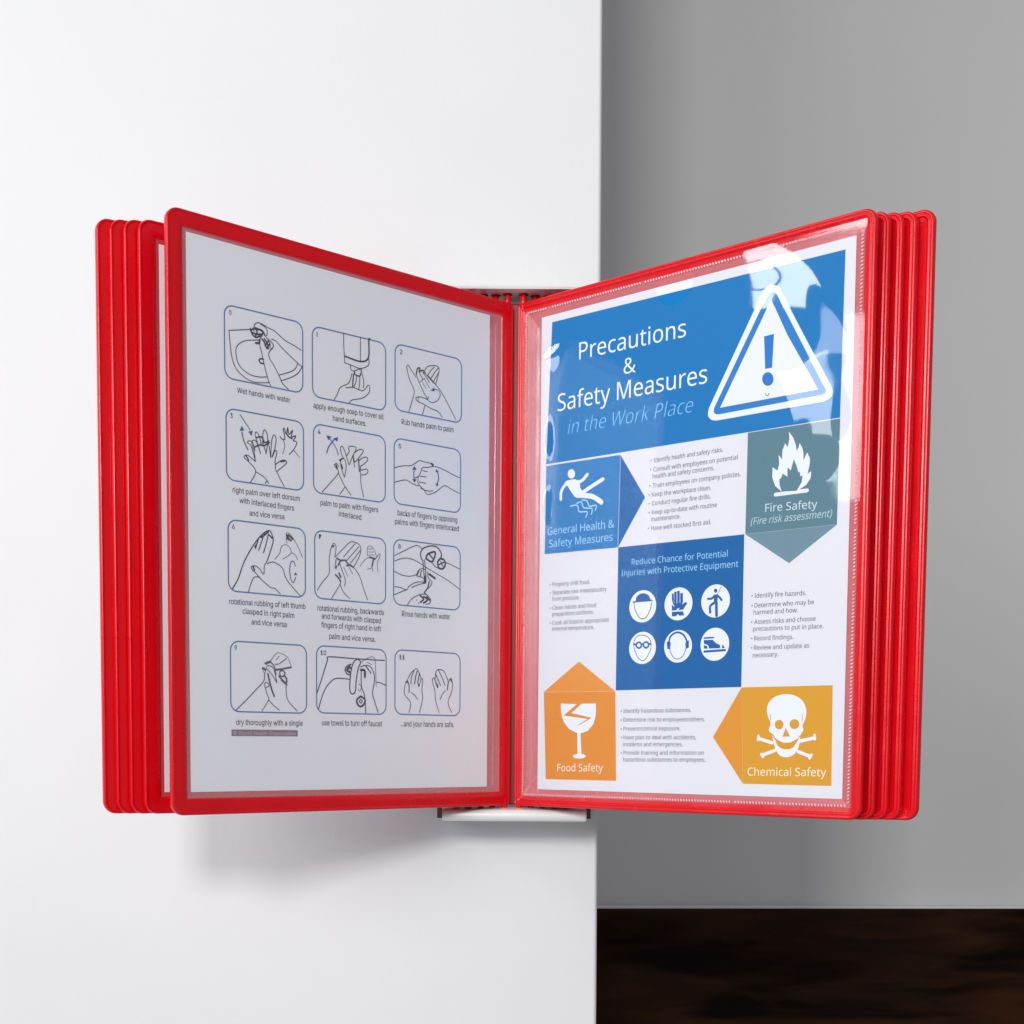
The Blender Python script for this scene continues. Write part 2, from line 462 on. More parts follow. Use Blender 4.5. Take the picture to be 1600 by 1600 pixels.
class Sheet:
    """a printed A4 sheet; survey points measured on the flat sheet are rectified to its own plane"""
    def __init__(s, root, x0, z0, quad, font):
        s.font = font
        s.root = root
        s.H = homog(quad, [(x0, z0+.297), (x0+.21, z0+.297), (x0+.21, z0), (x0, z0)])
        s.y0 = 1.14*mm
        s.jobs = []
    def L(s, p):
        v = s.H @ np.array([p[0], p[1], 1.0]); return (v[0]/v[2], v[1]/v[2])
    def y(s, layer): return s.y0 - layer*0.05*mm
    def fill(s, name, pts, col, layer, parent, raw=False):
        q = pts if raw else [s.L(p) for p in pts]
        tris = tessellate_polygon([[Vector((x, z, 0)) for x, z in q]])
        # face the viewer
        fs = []
        for t in tris:
            a, b_, c = (q[i] for i in t)
            area_ = (b_[0]-a[0])*(c[1]-a[1])-(b_[1]-a[1])*(c[0]-a[0])
            fs.append(tuple(t) if area_ > 0 else tuple(t[::-1]))
        return mesh_obj(name, [(x, s.y(layer), z) for x, z in q], fs, ink(col), parent)
    def many(s, name, polys, strokes, col, layer, parent, circles=(), soft=False):
        """several fills and strokes of one colour joined as one printed motif; strokes: (pts, width_mm, closed)"""
        vs = []; fs = []
        cnt = [0]
        def yy():
            cnt[0] += 1; return s.y(layer)-cnt[0]*7e-7
        def addpoly(q):
            y_ = yy()
            b0 = len(vs); vs.extend((x, y_, z) for x, z in q)
            for t in tessellate_polygon([[Vector((x, z, 0)) for x, z in q]]):
                a, b_, c = (q[i] for i in t)
                ar = (b_[0]-a[0])*(c[1]-a[1])-(b_[1]-a[1])*(c[0]-a[0])
                fs.append(tuple(b0+i for i in (t if ar > 0 else t[::-1])))
        for q in polys:
            q = [s.L(p) for p in q]
            addpoly(smooth(q, True, 3) if soft else q)
        for st in strokes:
            pts, wd = st[0], st[1]*mm; closed = len(st) > 2 and st[2]
            q = [s.L(p) for p in pts]
            if len(st) > 3 or len(q) > 2 and not (len(st) > 3): q = smooth(q, closed)
            cnt[0] += 1; ribbon(vs, fs, q, wd, closed, yy())
        for cx_, cz_, r_ in circles:
            q = [(cx_+r_*math.cos(2*math.pi*i/36), cz_+r_*math.sin(2*math.pi*i/36)) for i in range(36)]; addpoly(q)
        return mesh_obj(name, vs, fs, ink(col), parent)
    def text(s, parent, items, col, layer, name='lettering', shear=0, bold=0):
        """items: (string, left baseline point, right baseline point, cap height in survey px)"""
        objs = []
        for (t, a, b_, cap) in items:
            cu = bpy.data.curves.new('lettering', 'FONT'); cu.body = t; cu.size = 1; cu.resolution_u = 3
            if s.font: cu.font = s.font
            cu.offset = bold; cu.fill_mode = 'FRONT'
            ob = bpy.data.objects.new('lettering', cu); C.objects.link(ob); objs.append(ob)
        s.jobs.append((parent, items, col, layer, name, shear, objs))
    def flush(s):
        bpy.context.view_layer.update()
        cu = bpy.data.curves.new('cap', 'FONT'); cu.body = 'H'; cu.size = 1
        if s.font: cu.font = s.font
        ho = bpy.data.objects.new('cap', cu); C.objects.link(ho); bpy.context.view_layer.update()
        dg = bpy.context.evaluated_depsgraph_get()
        me = bpy.data.meshes.new_from_object(ho.evaluated_get(dg)); CAP = max(v.co.y for v in me.vertices)
        bpy.data.meshes.remove(me); bpy.data.objects.remove(ho); bpy.data.curves.remove(cu)
        for parent, items, col, layer, name, shear, objs in s.jobs:
            vs = []; fs = []
            for (t, a, b_, cap), ob in zip(items, objs):
                me = bpy.data.meshes.new_from_object(ob.evaluated_get(dg))
                A = s.L(a); B = s.L(b_); T = s.L((a[0], a[1]-cap)); ch = (T[1]-A[1])/CAP
                co = [v.co.copy() for v in me.vertices]
                mx = max(c.x for c in co); mn = min(c.x for c in co)
                base = len(vs)
                for c in co:
                    f = (c.x-mn)/(mx-mn)
                    vs.append((A[0]+(B[0]-A[0])*f+c.y*ch*shear, s.y(layer), A[1]+(B[1]-A[1])*f+c.y*ch))
                for p in me.polygons:
                    q = [base+i for i in p.vertices]
                    fs.append(q)
                bpy.data.meshes.remove(me)
            for ob in objs:
                cu = ob.data; bpy.data.objects.remove(ob); bpy.data.curves.remove(cu)
            o = mesh_obj(name, vs, fs, ink(col), parent)
        s.jobs = []

def smooth(q, closed=False, n=4):
    if len(q) < 3: return q
    out = []; N = len(q)
    rng = range(N if closed else N-1)
    for i in rng:
        p0 = q[(i-1) % N] if closed or i > 0 else q[0]
        p1 = q[i]; p2 = q[(i+1) % N]; p3 = q[(i+2) % N] if closed or i+2 < N else q[-1]
        for k in range(n):
            t = k/n
            out.append(tuple(.5*((2*p1[d])+(-p0[d]+p2[d])*t+(2*p0[d]-5*p1[d]+4*p2[d]-p3[d])*t*t+(-p0[d]+3*p1[d]-3*p2[d]+p3[d])*t**3) for d in (0, 1)))
    if not closed: out.append(q[-1])
    return out

def ribbon(vs, fs, q, wd, closed, y):
    b0 = len(vs); N = len(q)
    for i in range(N):
        a = q[(i-1) % N] if closed or i > 0 else q[i]; c = q[(i+1) % N] if closed or i < N-1 else q[i]
        dx, dz = c[0]-a[0], c[1]-a[1]; l = math.hypot(dx, dz) or 1
        nx_, nz_ = -dz/l*wd/2, dx/l*wd/2
        vs.append((q[i][0]+nx_, y, q[i][1]+nz_)); vs.append((q[i][0]-nx_, y, q[i][1]-nz_))
    for i in range(N if closed else N-1):
        j = (i+1) % N
        fs.append((b0+2*i, b0+2*i+1, b0+2*j+1, b0+2*j))
    if not closed:
        for e in (0, N-1):
            y += 3.5e-7
            c = q[e]; k0 = len(vs); vs.append((c[0], y, c[1]))
            for k in range(8): vs.append((c[0]+wd/2*math.cos(k*math.pi/4), y, c[1]+wd/2*math.sin(k*math.pi/4)))
            for k in range(8): fs.append((k0, k0+1+k, k0+1+(k+1) % 8))

def Z(ox, oy, k):
    """survey detail scale: turns points noted on an enlarged detail into sheet survey points"""
    return lambda *pts: [(ox+x/k, oy+y/k) for x, y in pts]

def rrect(a, b_, c, d, r, n=6):
    """rounded rectangle in sheet metres"""
    pts = []
    for cx_, cz_, s_ in ((c-r, d-r, 0), (a+r, d-r, 1), (a+r, b_+r, 2), (c-r, b_+r, 3)):
        for k in range(n+1):
            t = math.pi/2*(s_+k/n); pts.append((cx_+r*math.cos(t), cz_+r*math.sin(t)))
    return pts

def paper(root, x0, z0, m, thick=.12):
    bm = bmesh.new(); box_bm(bm, x0, x0+.21, 1.15*mm, 1.15*mm+thick*mm, z0, z0+.297)
    return from_bm('paper', bm, m, root)

# ================= left sheet: hand washing steps
L0 = PANELS[5]
hw = empty('instruction_sheet', (L0[1], L0[2], 0), L0[3])
tag(hw, 'white sheet of hand washing drawings inside the left front frame', 'printed sheet')
hx0, hz0 = -(0.01833+.21), 0.01269
paper(hw, hx0, hz0, PAPER)
HS = Sheet(hw, hx0, hz0, [(291, 360.5), (766, 491.5), (761, 1230), (303.5, 1237)], FONT_SHEET)
BLUE = (84, 128, 176); DK = (58, 54, 68); ARR = (52, 98, 150); TXT = (40, 38, 52)
tiles = [((351.5, 476), (473, 503.7), (474.5, 615.6), (352.5, 590.6)), ((488, 510), (603, 535.4), (603.2, 642.2), (489.6, 620.6)),
 ((618, 537.3), (721.6, 560.6), (721.6, 661.2), (617.5, 641.6)), ((354.4, 638.2), (475, 661), (476, 768.6), (356.3, 750.6)),
 ((490.4, 663), (602.8, 683), (602.5, 787.5), (491.5, 770)), ((616.3, 685.6), (720, 703.4), (720, 802.5), (616.8, 788.4)),
 ((358, 813.5), (478, 827.5), (479.5, 935), (360.5, 924.9)), ((492.5, 829.5), (603.5, 843.6), (603.5, 944.7), (494.3, 937)),
 ((616, 844.6), (719.4, 855.9), (719.4, 954.4), (616, 946.9)), ((362.5, 1002.6), (481, 1009.9), (481.5, 1115), (365, 1112.6)),
 ((496, 1010.5), (604.5, 1016.3), (604.5, 1117), (497.5, 1115)), ((618, 1017.5), (719.4, 1022), (719.4, 1118.9), (618.5, 1117.8))]
a0 = Z(340, 460, 8); a1 = Z(480, 500, 10); a2 = Z(530, 500, 8); a3 = Z(340, 630, 8); a4 = Z(480, 650, 8.886); a5 = Z(530, 660, 8)
a6 = Z(340, 800, 8); a7 = Z(480, 820, 8.42); a8 = Z(530, 830, 8); a9 = Z(340, 980, 8); a10 = Z(480, 990, 10); a11 = Z(530, 980, 8)
t = .42; h = .3; k_ = .8
draw = [
 # 0 wet hands: wash basin, tap and hands
 [(a0((410, 440), (150, 452)), t), (a0((150, 452), (165, 620), (190, 800), (240, 930), (330, 1030), (420, 1085), (520, 1110), (650, 1108)), t),
  (a0((520, 572), (380, 578), (300, 605), (245, 660), (238, 740), (260, 850), (320, 940), (420, 1010), (530, 1038), (625, 1036)), t),
  (a0((680, 560), (740, 590), (800, 660), (900, 760), (1005, 860)), t), (a0((1005, 860), (985, 920), (920, 970), (780, 1012)), t),
  (a0((1062, 910), (1010, 990), (930, 1040), (800, 1085)), t), (a0((1005, 865), (1062, 910)), t),
  (a0((540, 560), (530, 620), (555, 720), (590, 880), (630, 1040), (670, 1150)), t), (a0((690, 670), (650, 730), (655, 800), (720, 910), (780, 1030), (820, 1120), (890, 1190)), t),
  (a0((1050, 700), (960, 640), (840, 570), (720, 460), (640, 420), (560, 370), (510, 355), (475, 370), (458, 420), (465, 470)), t),
  (a0((540, 375), (600, 410), (625, 460), (620, 520)), t), (a0((415, 430), (440, 500), (490, 540), (530, 520)), k_), (a0((420, 450), (470, 430), (500, 470), (480, 520)), k_),
  (a0((470, 420), (530, 440), (570, 480), (540, 540)), k_), (a0((500, 440), (560, 450), (600, 520)), k_), (a0((440, 480), (500, 500), (560, 500)), k_),
  (a0((560, 560), (590, 600), (610, 660)), k_), (a0((590, 560), (625, 610), (640, 680)), k_), (a0((620, 550), (655, 600), (665, 680)), h), (a0((610, 540), (690, 610), (700, 660), (670, 700)), t),
  (a0((640, 590), (600, 640)), k_), (a0((660, 620), (620, 680)), k_), (a0((485, 610), (525, 610), (530, 570)), 1.0),
  (a0((585, 870), (545, 860), (525, 830), (545, 808), (580, 815)), .7)],
 # 1 soap dispenser over a cupped hand
 [(a1((573, 215), (575, 400), (585, 560), (590, 670)), t), (a1((835, 275), (835, 650)), t), (a1((985, 300), (965, 310), (960, 590), (835, 650), (590, 565)), .8, False),
  (a1((590, 670), (700, 710), (835, 760), (960, 710), (965, 600)), t), (a1((680, 710), (690, 780), (730, 800), (790, 780), (835, 765)), t), (a1((845, 770), (850, 820), (820, 880), (750, 850), (745, 800)), .7),
  (a1((705, 835), (680, 930), (640, 1000), (550, 1040), (510, 1080), (470, 1180), (430, 1245)), t), (a1((730, 850), (720, 950), (715, 1050)), .7), (a1((610, 1065), (715, 1055), (800, 1090), (870, 1110), (920, 1070), (950, 1025), (980, 1040), (970, 1140), (880, 1220), (770, 1245), (700, 1260), (660, 1305)), t),
  (a1((735, 1050), (770, 960), (775, 870)), t), (a1((810, 1090), (825, 980), (825, 880)), t), (a1((880, 1060), (890, 980), (865, 850)), t)],
 # 2 palm to palm
 [(a2((845, 590), (880, 740), (940, 890), (915, 1010), (875, 1145)), t), (a2((845, 590), (862, 560), (900, 620), (960, 710)), t), (a2((965, 680), (1010, 800), (1070, 930), (1110, 1000)), t),
  (a2((965, 680), (980, 610), (1010, 600), (1000, 650)), .7), (a2((1010, 640), (1050, 630), (1080, 670)), .7), (a2((1060, 650), (1130, 730), (1200, 800), (1270, 890), (1370, 1070), (1460, 1250)), t),
  (a2((1070, 630), (1110, 580), (1170, 570), (1235, 580), (1250, 640), (1210, 800)), t), (a2((1110, 690), (1150, 630), (1190, 590)), t), (a2((1150, 730), (1200, 650), (1240, 600)), t), (a2((1180, 770), (1220, 700), (1250, 650)), t),
  (a2((1000, 650), (1050, 750)), t), (a2((1045, 650), (1130, 780)), t), (a2((1010, 780), (1070, 730)), h), (a2((1070, 740), (1130, 850)), h), (a2((1040, 780), (1090, 860)), h), (a2((1110, 700), (1190, 790)), .8),
  (a2((1110, 1000), (1040, 970), (980, 965), (960, 990), (1000, 1030), (1060, 1055), (1150, 1110), (1240, 1150), (1290, 1220)), t), (a2((1000, 1030), (985, 1000), (1000, 970)), h), (a2((1075, 1070), (1045, 1180)), t)],
 # 3 palm over back of hand
 [(a3((425, 1000), (490, 860), (400, 740), (345, 690), (360, 660), (400, 665), (440, 700), (485, 740)), t), (a3((370, 670), (390, 700), (400, 730)), .7), (a3((495, 870), (560, 910), (610, 950), (655, 1015)), t), (a3((630, 980), (610, 1015)), t),
  (a3((485, 740), (460, 640), (430, 540), (385, 500), (410, 480), (450, 500), (480, 600)), t), (a3((485, 740), (470, 620), (440, 500), (470, 470), (500, 500), (550, 640)), t), (a3((550, 640), (520, 540), (480, 400), (500, 370), (530, 420)), t),
  (a3((540, 440), (560, 540), (580, 440)), t), (a3((620, 640), (590, 540), (575, 400), (600, 340), (630, 400), (635, 520), (615, 640)), t), (a3((675, 690), (680, 560), (690, 460), (715, 405), (740, 450), (730, 560), (690, 680)), t),
  (a3((675, 690), (660, 580), (640, 480)), t), (a3((690, 690), (730, 600), (750, 630), (730, 730), (740, 860)), t), (a3((500, 440), (560, 430), (600, 500), (650, 480)), .7), (a3((470, 560), (540, 530), (590, 540), (660, 500)), .7),
  (a3((730, 780), (790, 735), (840, 720), (875, 745), (840, 790), (750, 865)), t), (a3((750, 865), (800, 970), (845, 1050)), t), (a3((800, 740), (850, 735)), .7),
  (a3((790, 430), (820, 460), (850, 450), (830, 330), (850, 340), (870, 400), (885, 310), (900, 400), (945, 345), (930, 430), (985, 415), (955, 480)), .5), (a3((830, 460), (850, 540), (825, 640)), h), (a3((955, 480), (1000, 500), (960, 590), (905, 650)), t), (a3((965, 600), (1035, 690)), h), (a3((860, 380), (900, 430), (940, 450)), .7)],
 # 4 fingers interlaced
 [(a4((220, 1065), (330, 940), (440, 800), (400, 720), (385, 690), (420, 670), (450, 720)), t), (a4((410, 690), (425, 740)), .8), (a4((440, 800), (500, 930), (540, 1000), (615, 1110)), t), (a4((535, 995), (465, 1095)), t),
  (a4((525, 860), (490, 760), (470, 640), (510, 600), (545, 660), (545, 760), (525, 860)), t), (a4((470, 640), (460, 620), (500, 600)), .7), (a4((510, 600), (480, 520), (470, 450), (495, 430), (530, 500), (560, 600), (590, 690)), t),
  (a4((590, 690), (610, 640), (640, 560), (685, 470), (670, 435), (600, 430), (580, 460), (590, 500), (550, 570)), t), (a4((640, 560), (665, 720)), t), (a4((665, 650), (650, 540), (720, 480), (770, 475), (780, 510), (700, 620), (670, 650)), t),
  (a4((715, 650), (760, 600), (830, 580), (845, 620), (790, 680), (740, 710)), t), (a4((720, 610), (730, 780)), .6), (a4((745, 710), (760, 760), (830, 745), (850, 780), (820, 820), (760, 830)), t), (a4((745, 740), (750, 900), (765, 1020), (790, 1135)), t), (a4((480, 680), (500, 740)), .7)],
 # 5 backs of fingers
 [(a5((695, 575), (800, 552), (900, 548), (960, 515), (1005, 487), (1080, 505), (1160, 525), (1180, 545)), t), (a5((1160, 525), (1175, 545)), 1.3), (a5((1200, 560), (1250, 572), (1350, 620), (1430, 665), (1510, 700)), t),
  (a5((1180, 560), (1110, 570), (1045, 575), (1020, 640), (990, 700), (990, 760), (1010, 800), (1060, 850), (1105, 910), (1200, 885), (1260, 840), (1320, 800), (1400, 840), (1510, 900)), t),
  (a5((1045, 610), (1105, 625)), t), (a5((1015, 680), (1090, 690)), t), (a5((1005, 755), (1085, 770)), t), (a5((1020, 830), (1100, 865), (1175, 865)), t), (a5((695, 760), (780, 735), (850, 732), (920, 775), (1000, 805)), t), (a5((950, 705), (1000, 680)), t)],
 # 6 thumb rubbing
 [(a6((205, 975), (280, 840), (340, 660), (420, 500), (520, 350), (600, 270), (665, 245), (700, 310), (710, 380), (670, 520), (630, 640)), .55), (a6((530, 340), (490, 470)), .5), (a6((600, 280), (560, 400), (530, 490)), .5), (a6((650, 290), (620, 420), (590, 520)), .5), (a6((560, 330), (600, 300), (650, 260)), .8), (a6((660, 300), (700, 340)), .8), (a6((510, 400), (480, 450)), .5),
  (a6((630, 640), (600, 690), (595, 790), (540, 720), (490, 685), (440, 695), (450, 730), (510, 790)), t), (a6((460, 690), (480, 740)), .8), (a6((510, 790), (560, 850), (680, 955), (730, 965), (800, 1035)), t), (a6((545, 825), (480, 825), (445, 880), (405, 1010)), t),
  (a6((640, 660), (700, 635), (770, 665), (830, 720), (870, 840), (960, 960), (1050, 1060)), t), (a6((730, 600), (790, 530), (810, 450), (860, 420), (910, 450), (935, 520), (880, 570), (830, 600)), h), (a6((935, 520), (985, 550), (1015, 610)), h),
  (a6((880, 400), (870, 300), (890, 270), (950, 330), (1020, 450), (1075, 580)), h), (a6((880, 300), (910, 360)), .9), (a6((900, 300), (950, 350)), .9), (a6((880, 340), (930, 370)), .9)],
 # 7 backwards rubbing
 [(a7((145, 870), (210, 770), (300, 650), (300, 480), (320, 340), (355, 255), (390, 300), (375, 430)), t), (a7((375, 440), (480, 330), (560, 250), (610, 235), (690, 270), (715, 340), (690, 440), (625, 560)), t), (a7((640, 260), (560, 350), (490, 435)), t), (a7((690, 300), (610, 390), (530, 480)), t), (a7((705, 350), (640, 440), (580, 515)), t),
  (a7((335, 300), (360, 290)), .9), (a7((400, 450), (450, 480), (510, 480), (550, 530), (620, 570)), .9), (a7((450, 480), (420, 540)), .9), (a7((530, 550), (580, 540)), .9), (a7((620, 570), (700, 690), (750, 850), (805, 1000)), t), (a7((490, 570), (545, 690)), h), (a7((560, 570), (610, 660)), h), (a7((440, 530), (510, 730), (500, 820)), t),
  (a7((385, 670), (430, 720), (450, 760)), .9), (a7((430, 650), (450, 700)), 1.0), (a7((445, 750), (440, 800), (335, 975)), t), (a7((445, 800), (490, 900), (575, 985)), t),
  (a7((705, 555), (770, 470), (830, 440)), h), (a7((800, 420), (800, 320), (840, 290), (890, 340), (920, 440)), h), (a7((815, 330), (870, 330)), h), (a7((815, 370), (885, 370)), h), (a7((810, 410), (890, 410)), h), (a7((830, 440), (900, 460)), 1.0), (a7((880, 470), (860, 560)), .9), (a7((800, 600), (860, 580), (870, 630)), h), (a7((910, 460), (960, 390), (960, 440), (930, 520), (940, 640)), h)],
 # 8 rinsing under the tap
 [(a8((700, 315), (830, 250), (970, 190), (1040, 230)), t), (a8((700, 385), (780, 355), (870, 350), (970, 385), (1100, 470), (1250, 560), (1380, 640), (1510, 740)), t), (a8((1040, 370), (1020, 300), (1050, 230), (1150, 195), (1230, 215), (1280, 290), (1275, 350)), .7), (a8((1090, 360), (1110, 300), (1200, 270), (1195, 340), (1160, 395), (1100, 360)), 1.0), (a8((1130, 300), (1170, 350)), .8),
  (a8((1160, 395), (1200, 450), (1260, 485)), .5), (a8((1270, 350), (1235, 400), (1250, 470), (1300, 480), (1330, 430), (1315, 370), (1270, 355)), 1.0), (a8((1250, 430), (1310, 400)), .7), (a8((1270, 390), (1300, 450)), .6), (a8((1330, 400), (1400, 430), (1510, 485)), t),
  (a8((1050, 375), (1060, 500), (1075, 640)), .55), (a8((1070, 375), (1085, 500), (1090, 640)), .55), (a8((700, 515), (790, 560), (880, 575), (970, 555), (990, 510), (1030, 480), (1080, 490)), t), (a8((980, 560), (1000, 510)), .6), (a8((1020, 580), (1030, 500)), .6), (a8((970, 570), (1060, 600), (1060, 660)), t),
  (a8((1110, 520), (1120, 600), (1160, 640), (1150, 690), (1080, 760)), t), (a8((1130, 550), (1200, 600)), 1.2), (a8((1075, 580), (1080, 650)), 1.4), (a8((700, 705), (770, 715), (850, 745), (880, 700), (970, 650), (1080, 650)), t), (a8((700, 805), (780, 770), (850, 745)), t), (a8((910, 715), (1000, 680), (1090, 660)), t),
  (a8((1130, 640), (1110, 720), (1070, 780), (1090, 800)), .7), (a8((860, 935), (910, 860), (1000, 810), (1080, 800), (1140, 850), (1140, 910), (1090, 925)), t), (a8((1020, 820), (1060, 860), (1020, 900)), .9), (a8((1060, 830), (1110, 870), (1060, 910)), .9), (a8((1100, 830), (1140, 880)), .9), (a8((975, 870), (975, 875)), .5), (a8((1000, 910), (1000, 915)), .5)],
 # 9 drying with a towel
 [(a9((260, 1040), (400, 900), (520, 770), (600, 680), (610, 580)), .5), (a9((580, 1050), (660, 915), (640, 840), (610, 720), (640, 700), (665, 740), (630, 760)), t), (a9((660, 915), (730, 990), (795, 1040)), t), (a9((875, 700), (880, 840), (905, 930), (1015, 1055)), t), (a9((580, 530), (610, 580), (640, 490), (620, 460), (680, 430), (740, 350), (790, 330), (860, 360), (900, 400), (940, 500)), h),
  (a9((590, 520), (620, 540)), 1.2), (a9((620, 460), (680, 440)), 1.2), (a9((650, 490), (720, 520), (760, 700)), .5), (a9((640, 530), (700, 600), (760, 700)), t), (a9((650, 590), (690, 760), (730, 870)), .9), (a9((690, 450), (730, 500), (750, 600)), .6), (a9((750, 540), (830, 530), (935, 510)), .9), (a9((740, 470), (780, 470), (840, 430), (880, 400)), t), (a9((790, 370), (750, 420)), h),
  (a9((800, 560), (830, 550), (860, 580), (850, 620), (810, 620), (795, 580)), .7), (a9((790, 620), (840, 680), (880, 700), (880, 650), (850, 610)), .9), (a9((820, 670), (885, 730)), .9)],
 # 10 turning the tap off
 [(a10((1220, 433), (800, 408), (365, 375), (335, 430), (270, 640), (175, 935)), .55), (a10((680, 725), (480, 710), (390, 760), (310, 860), (250, 1000), (200, 1180)), .5), (a10((1090, 770), (1150, 780), (1240, 820)), .5), (a10((800, 410), (740, 460), (700, 600), (680, 850), (700, 940), (740, 950), (770, 900), (780, 760), (810, 560), (850, 460), (810, 415)), .6),
  (a10((700, 490), (630, 530), (610, 580), (640, 640), (690, 660)), .7), (a10((680, 530), (640, 580), (690, 620)), 1.2), (a10((660, 510), (700, 560)), 1.0), (a10((860, 460), (950, 400), (1060, 385), (1080, 560), (1090, 840)), h), (a10((850, 530), (930, 510), (1010, 540), (1060, 660), (1060, 780), (1035, 940), (1070, 1080), (1120, 1240)), .5),
  (a10((860, 580), (860, 830), (910, 980), (930, 1250)), .5), (a10((850, 580), (910, 590), (915, 690)), 1.2), (a10((930, 520), (1010, 630)), .6), (a10((950, 460), (1020, 500)), h), (a10((820, 800), (860, 840), (840, 910), (810, 880)), h), (a10((850, 990), (795, 1040), (800, 1110), (850, 1150), (905, 1110), (915, 1040), (850, 990)), 1.0), (a10((850, 1035), (830, 1070), (855, 1095), (875, 1065), (850, 1035)), .5)],
 # 11 clean hands
 [(a11((880, 1075), (900, 950), (825, 850), (830, 740), (860, 670), (900, 590), (940, 550), (975, 530), (1010, 590), (1030, 650), (1050, 670), (1040, 800), (1050, 900), (1010, 1075)), t), (a11((860, 680), (880, 740), (880, 825)), .6), (a11((940, 555), (910, 640), (905, 720)), .5), (a11((980, 560), (960, 640), (950, 720)), .6), (a11((1010, 590), (990, 690), (1000, 750)), .6), (a11((1030, 650), (1005, 750)), t), (a11((910, 830), (950, 860), (990, 915)), t), (a11((845, 700), (860, 690)), 1.0),
  (a11((1255, 1075), (1210, 930), (1200, 800), (1170, 680), (1180, 650), (1210, 640), (1210, 580), (1245, 540), (1310, 560), (1350, 640), (1370, 690), (1400, 650), (1420, 720), (1410, 820), (1365, 950), (1410, 1075)), t), (a11((1200, 660), (1235, 765)), .6), (a11((1210, 590), (1270, 740)), .5), (a11((1245, 545), (1290, 640), (1325, 735)), .5), (a11((1370, 690), (1355, 795)), .6), (a11((1330, 805), (1290, 860), (1265, 915)), t), (a11((1225, 720), (1235, 760)), 1.0), (a11((1400, 660), (1410, 690)), .9)],
]
arrows = {
 2: ([(a2((1120, 960), (1110, 1000), (1165, 1035), (1230, 1010), (1265, 940), (1240, 880), (1180, 870)), .55)], [a2((1140, 885), (1190, 845), (1195, 895))]),
 3: ([(a3((290, 150), (350, 240), (415, 340)), .6), (a3((390, 590), (340, 480), (315, 370)), .75)], [a3((395, 365), (450, 350), (435, 420)), a3((285, 355), (315, 290), (345, 350))]),
 4: ([(a4((280, 520), (310, 430), (395, 320)), .8), (a4((440, 550), (400, 440), (310, 310)), .6)], [a4((270, 275), (345, 295), (300, 345)), a4((365, 320), (435, 300), (425, 365))]),
 5: ([(a5((945, 580), (935, 660), (945, 740)), .7), (a5((1225, 610), (1245, 700), (1225, 790)), .8)], [a5((915, 600), (945, 550), (970, 600)), a5((915, 715), (945, 765), (970, 720)), a5((1205, 630), (1215, 590), (1250, 630)), a5((1205, 770), (1225, 815), (1245, 780))]),
 6: ([(a6((985, 690), (965, 630), (930, 640), (915, 740), (930, 850), (960, 895), (990, 830)), .6)], [a6((965, 800), (990, 765), (1010, 800))]),
 7: ([(a7((390, 470), (385, 520), (390, 570)), .7)], [a7((365, 560), (410, 550), (390, 605))]),
}
caps = [
 [('Wet hands with water', (372, 614.5), (454.5, 630))],
 [('apply enough soap to cover all', (490.6, 638), (600, 656)), ('hand surfaces.', (521, 658), (573, 666.7))],
 [('Rub hands palm to palm', (628, 663.5), (709, 676.3))],
 [('right palm over left dorsum', (365.6, 770.6), (470, 784.4)), ('with interlaced fingers', (376.3, 787), (461, 799.4)), ('and vice versa', (391.9, 807), (446, 813))],
 [('palm to palm with fingers', (501.9, 790.6), (591.9, 801.9)), ('interlaced', (530.6, 808), (565.6, 813.8))],
 [('backs of fingers to opposing', (621.9, 806.3), (715, 818)), ('palms with fingers interlocked', (618, 820), (717.5, 831.5))],
 [('rotational rubbing of left thumb', (361, 945), (479.4, 953)), ('clasped in right palm', (381.9, 960), (461.9, 967)), ('and vice versa', (395.6, 976.9), (450, 981.3))],
 [('rotational rubbing, backwards', (497.8, 955.4), (601, 962.5)), ('and forwards with clasped', (504.3, 967.8), (596.4, 975.6)), ('fingers of right hand in left', (503.8, 981.5), (596.4, 988.2)), ('palm and vice versa.', (516.2, 999.3), (588, 1004.7))],
 [('Rinse hands with water', (628.8, 964.4), (703.8, 969.4))],
 [('dry thoroughly with a single', (372.5, 1133), (475.6, 1134.8))],
 [('use towel to turn off faucet', (505, 1134), (598.5, 1136))],
 [('...and your hands are safe.', (626.9, 1136), (710, 1137.5))],
]
for i, q in enumerate(tiles):
    ql = [HS.L(p) for p in q]
    xa = (ql[0][0]+ql[3][0])/2; xb = (ql[1][0]+ql[2][0])/2; zb_ = (ql[2][1]+ql[3][1])/2; zt_ = (ql[0][1]+ql[1][1])/2
    vs = []; fs = []
    ribbon(vs, fs, rrect(xa, zb_, xb, zt_, 5.2*mm), .78*mm, True, HS.y(1))
    tl = mesh_obj('picture_border', vs, fs, ink(BLUE), hw)
    polys = []
    HS.many('line_drawing', [], [(p[0], p[1]*1.2, False) for p in draw[i]], DK if i not in (7, 9) else (95, 92, 108), 2, tl)
    if i in arrows:
        HS.many('arrow_mark', arrows[i][1], [(p, w_*.9, False) for p, w_ in arrows[i][0]], ARR, 3, tl)
    x, y_ = q[0]
    nw = 3.4 if i < 10 else 8
    HS.text(tl, [(str(i), (x+7, y_+(15.5 if i < 6 else 14)), (x+7+(4 if i != 1 else 2.2) if i < 10 else x+15.5, y_+(16.3 if i < 6 else 14.5)), 7.2)], (62, 92, 140), 2, 'step_number', bold=.012)
    HS.text(hw, [(s_, p, r_, 8.6) for s_, p, r_ in caps[i]], TXT, 1, 'caption', bold=.007)
box = [(365.5, 1140), (467.8, 1141.5), (467.8, 1151.3), (365.5, 1150.3)]
crd = HS.fill('credit_strip', box, (140, 120, 130), 1, hw)
HS.text(crd, [('© World Health Organization', (368, 1148.5), (465, 1149.6), 6)], (205, 190, 200), 2)
HS.flush()

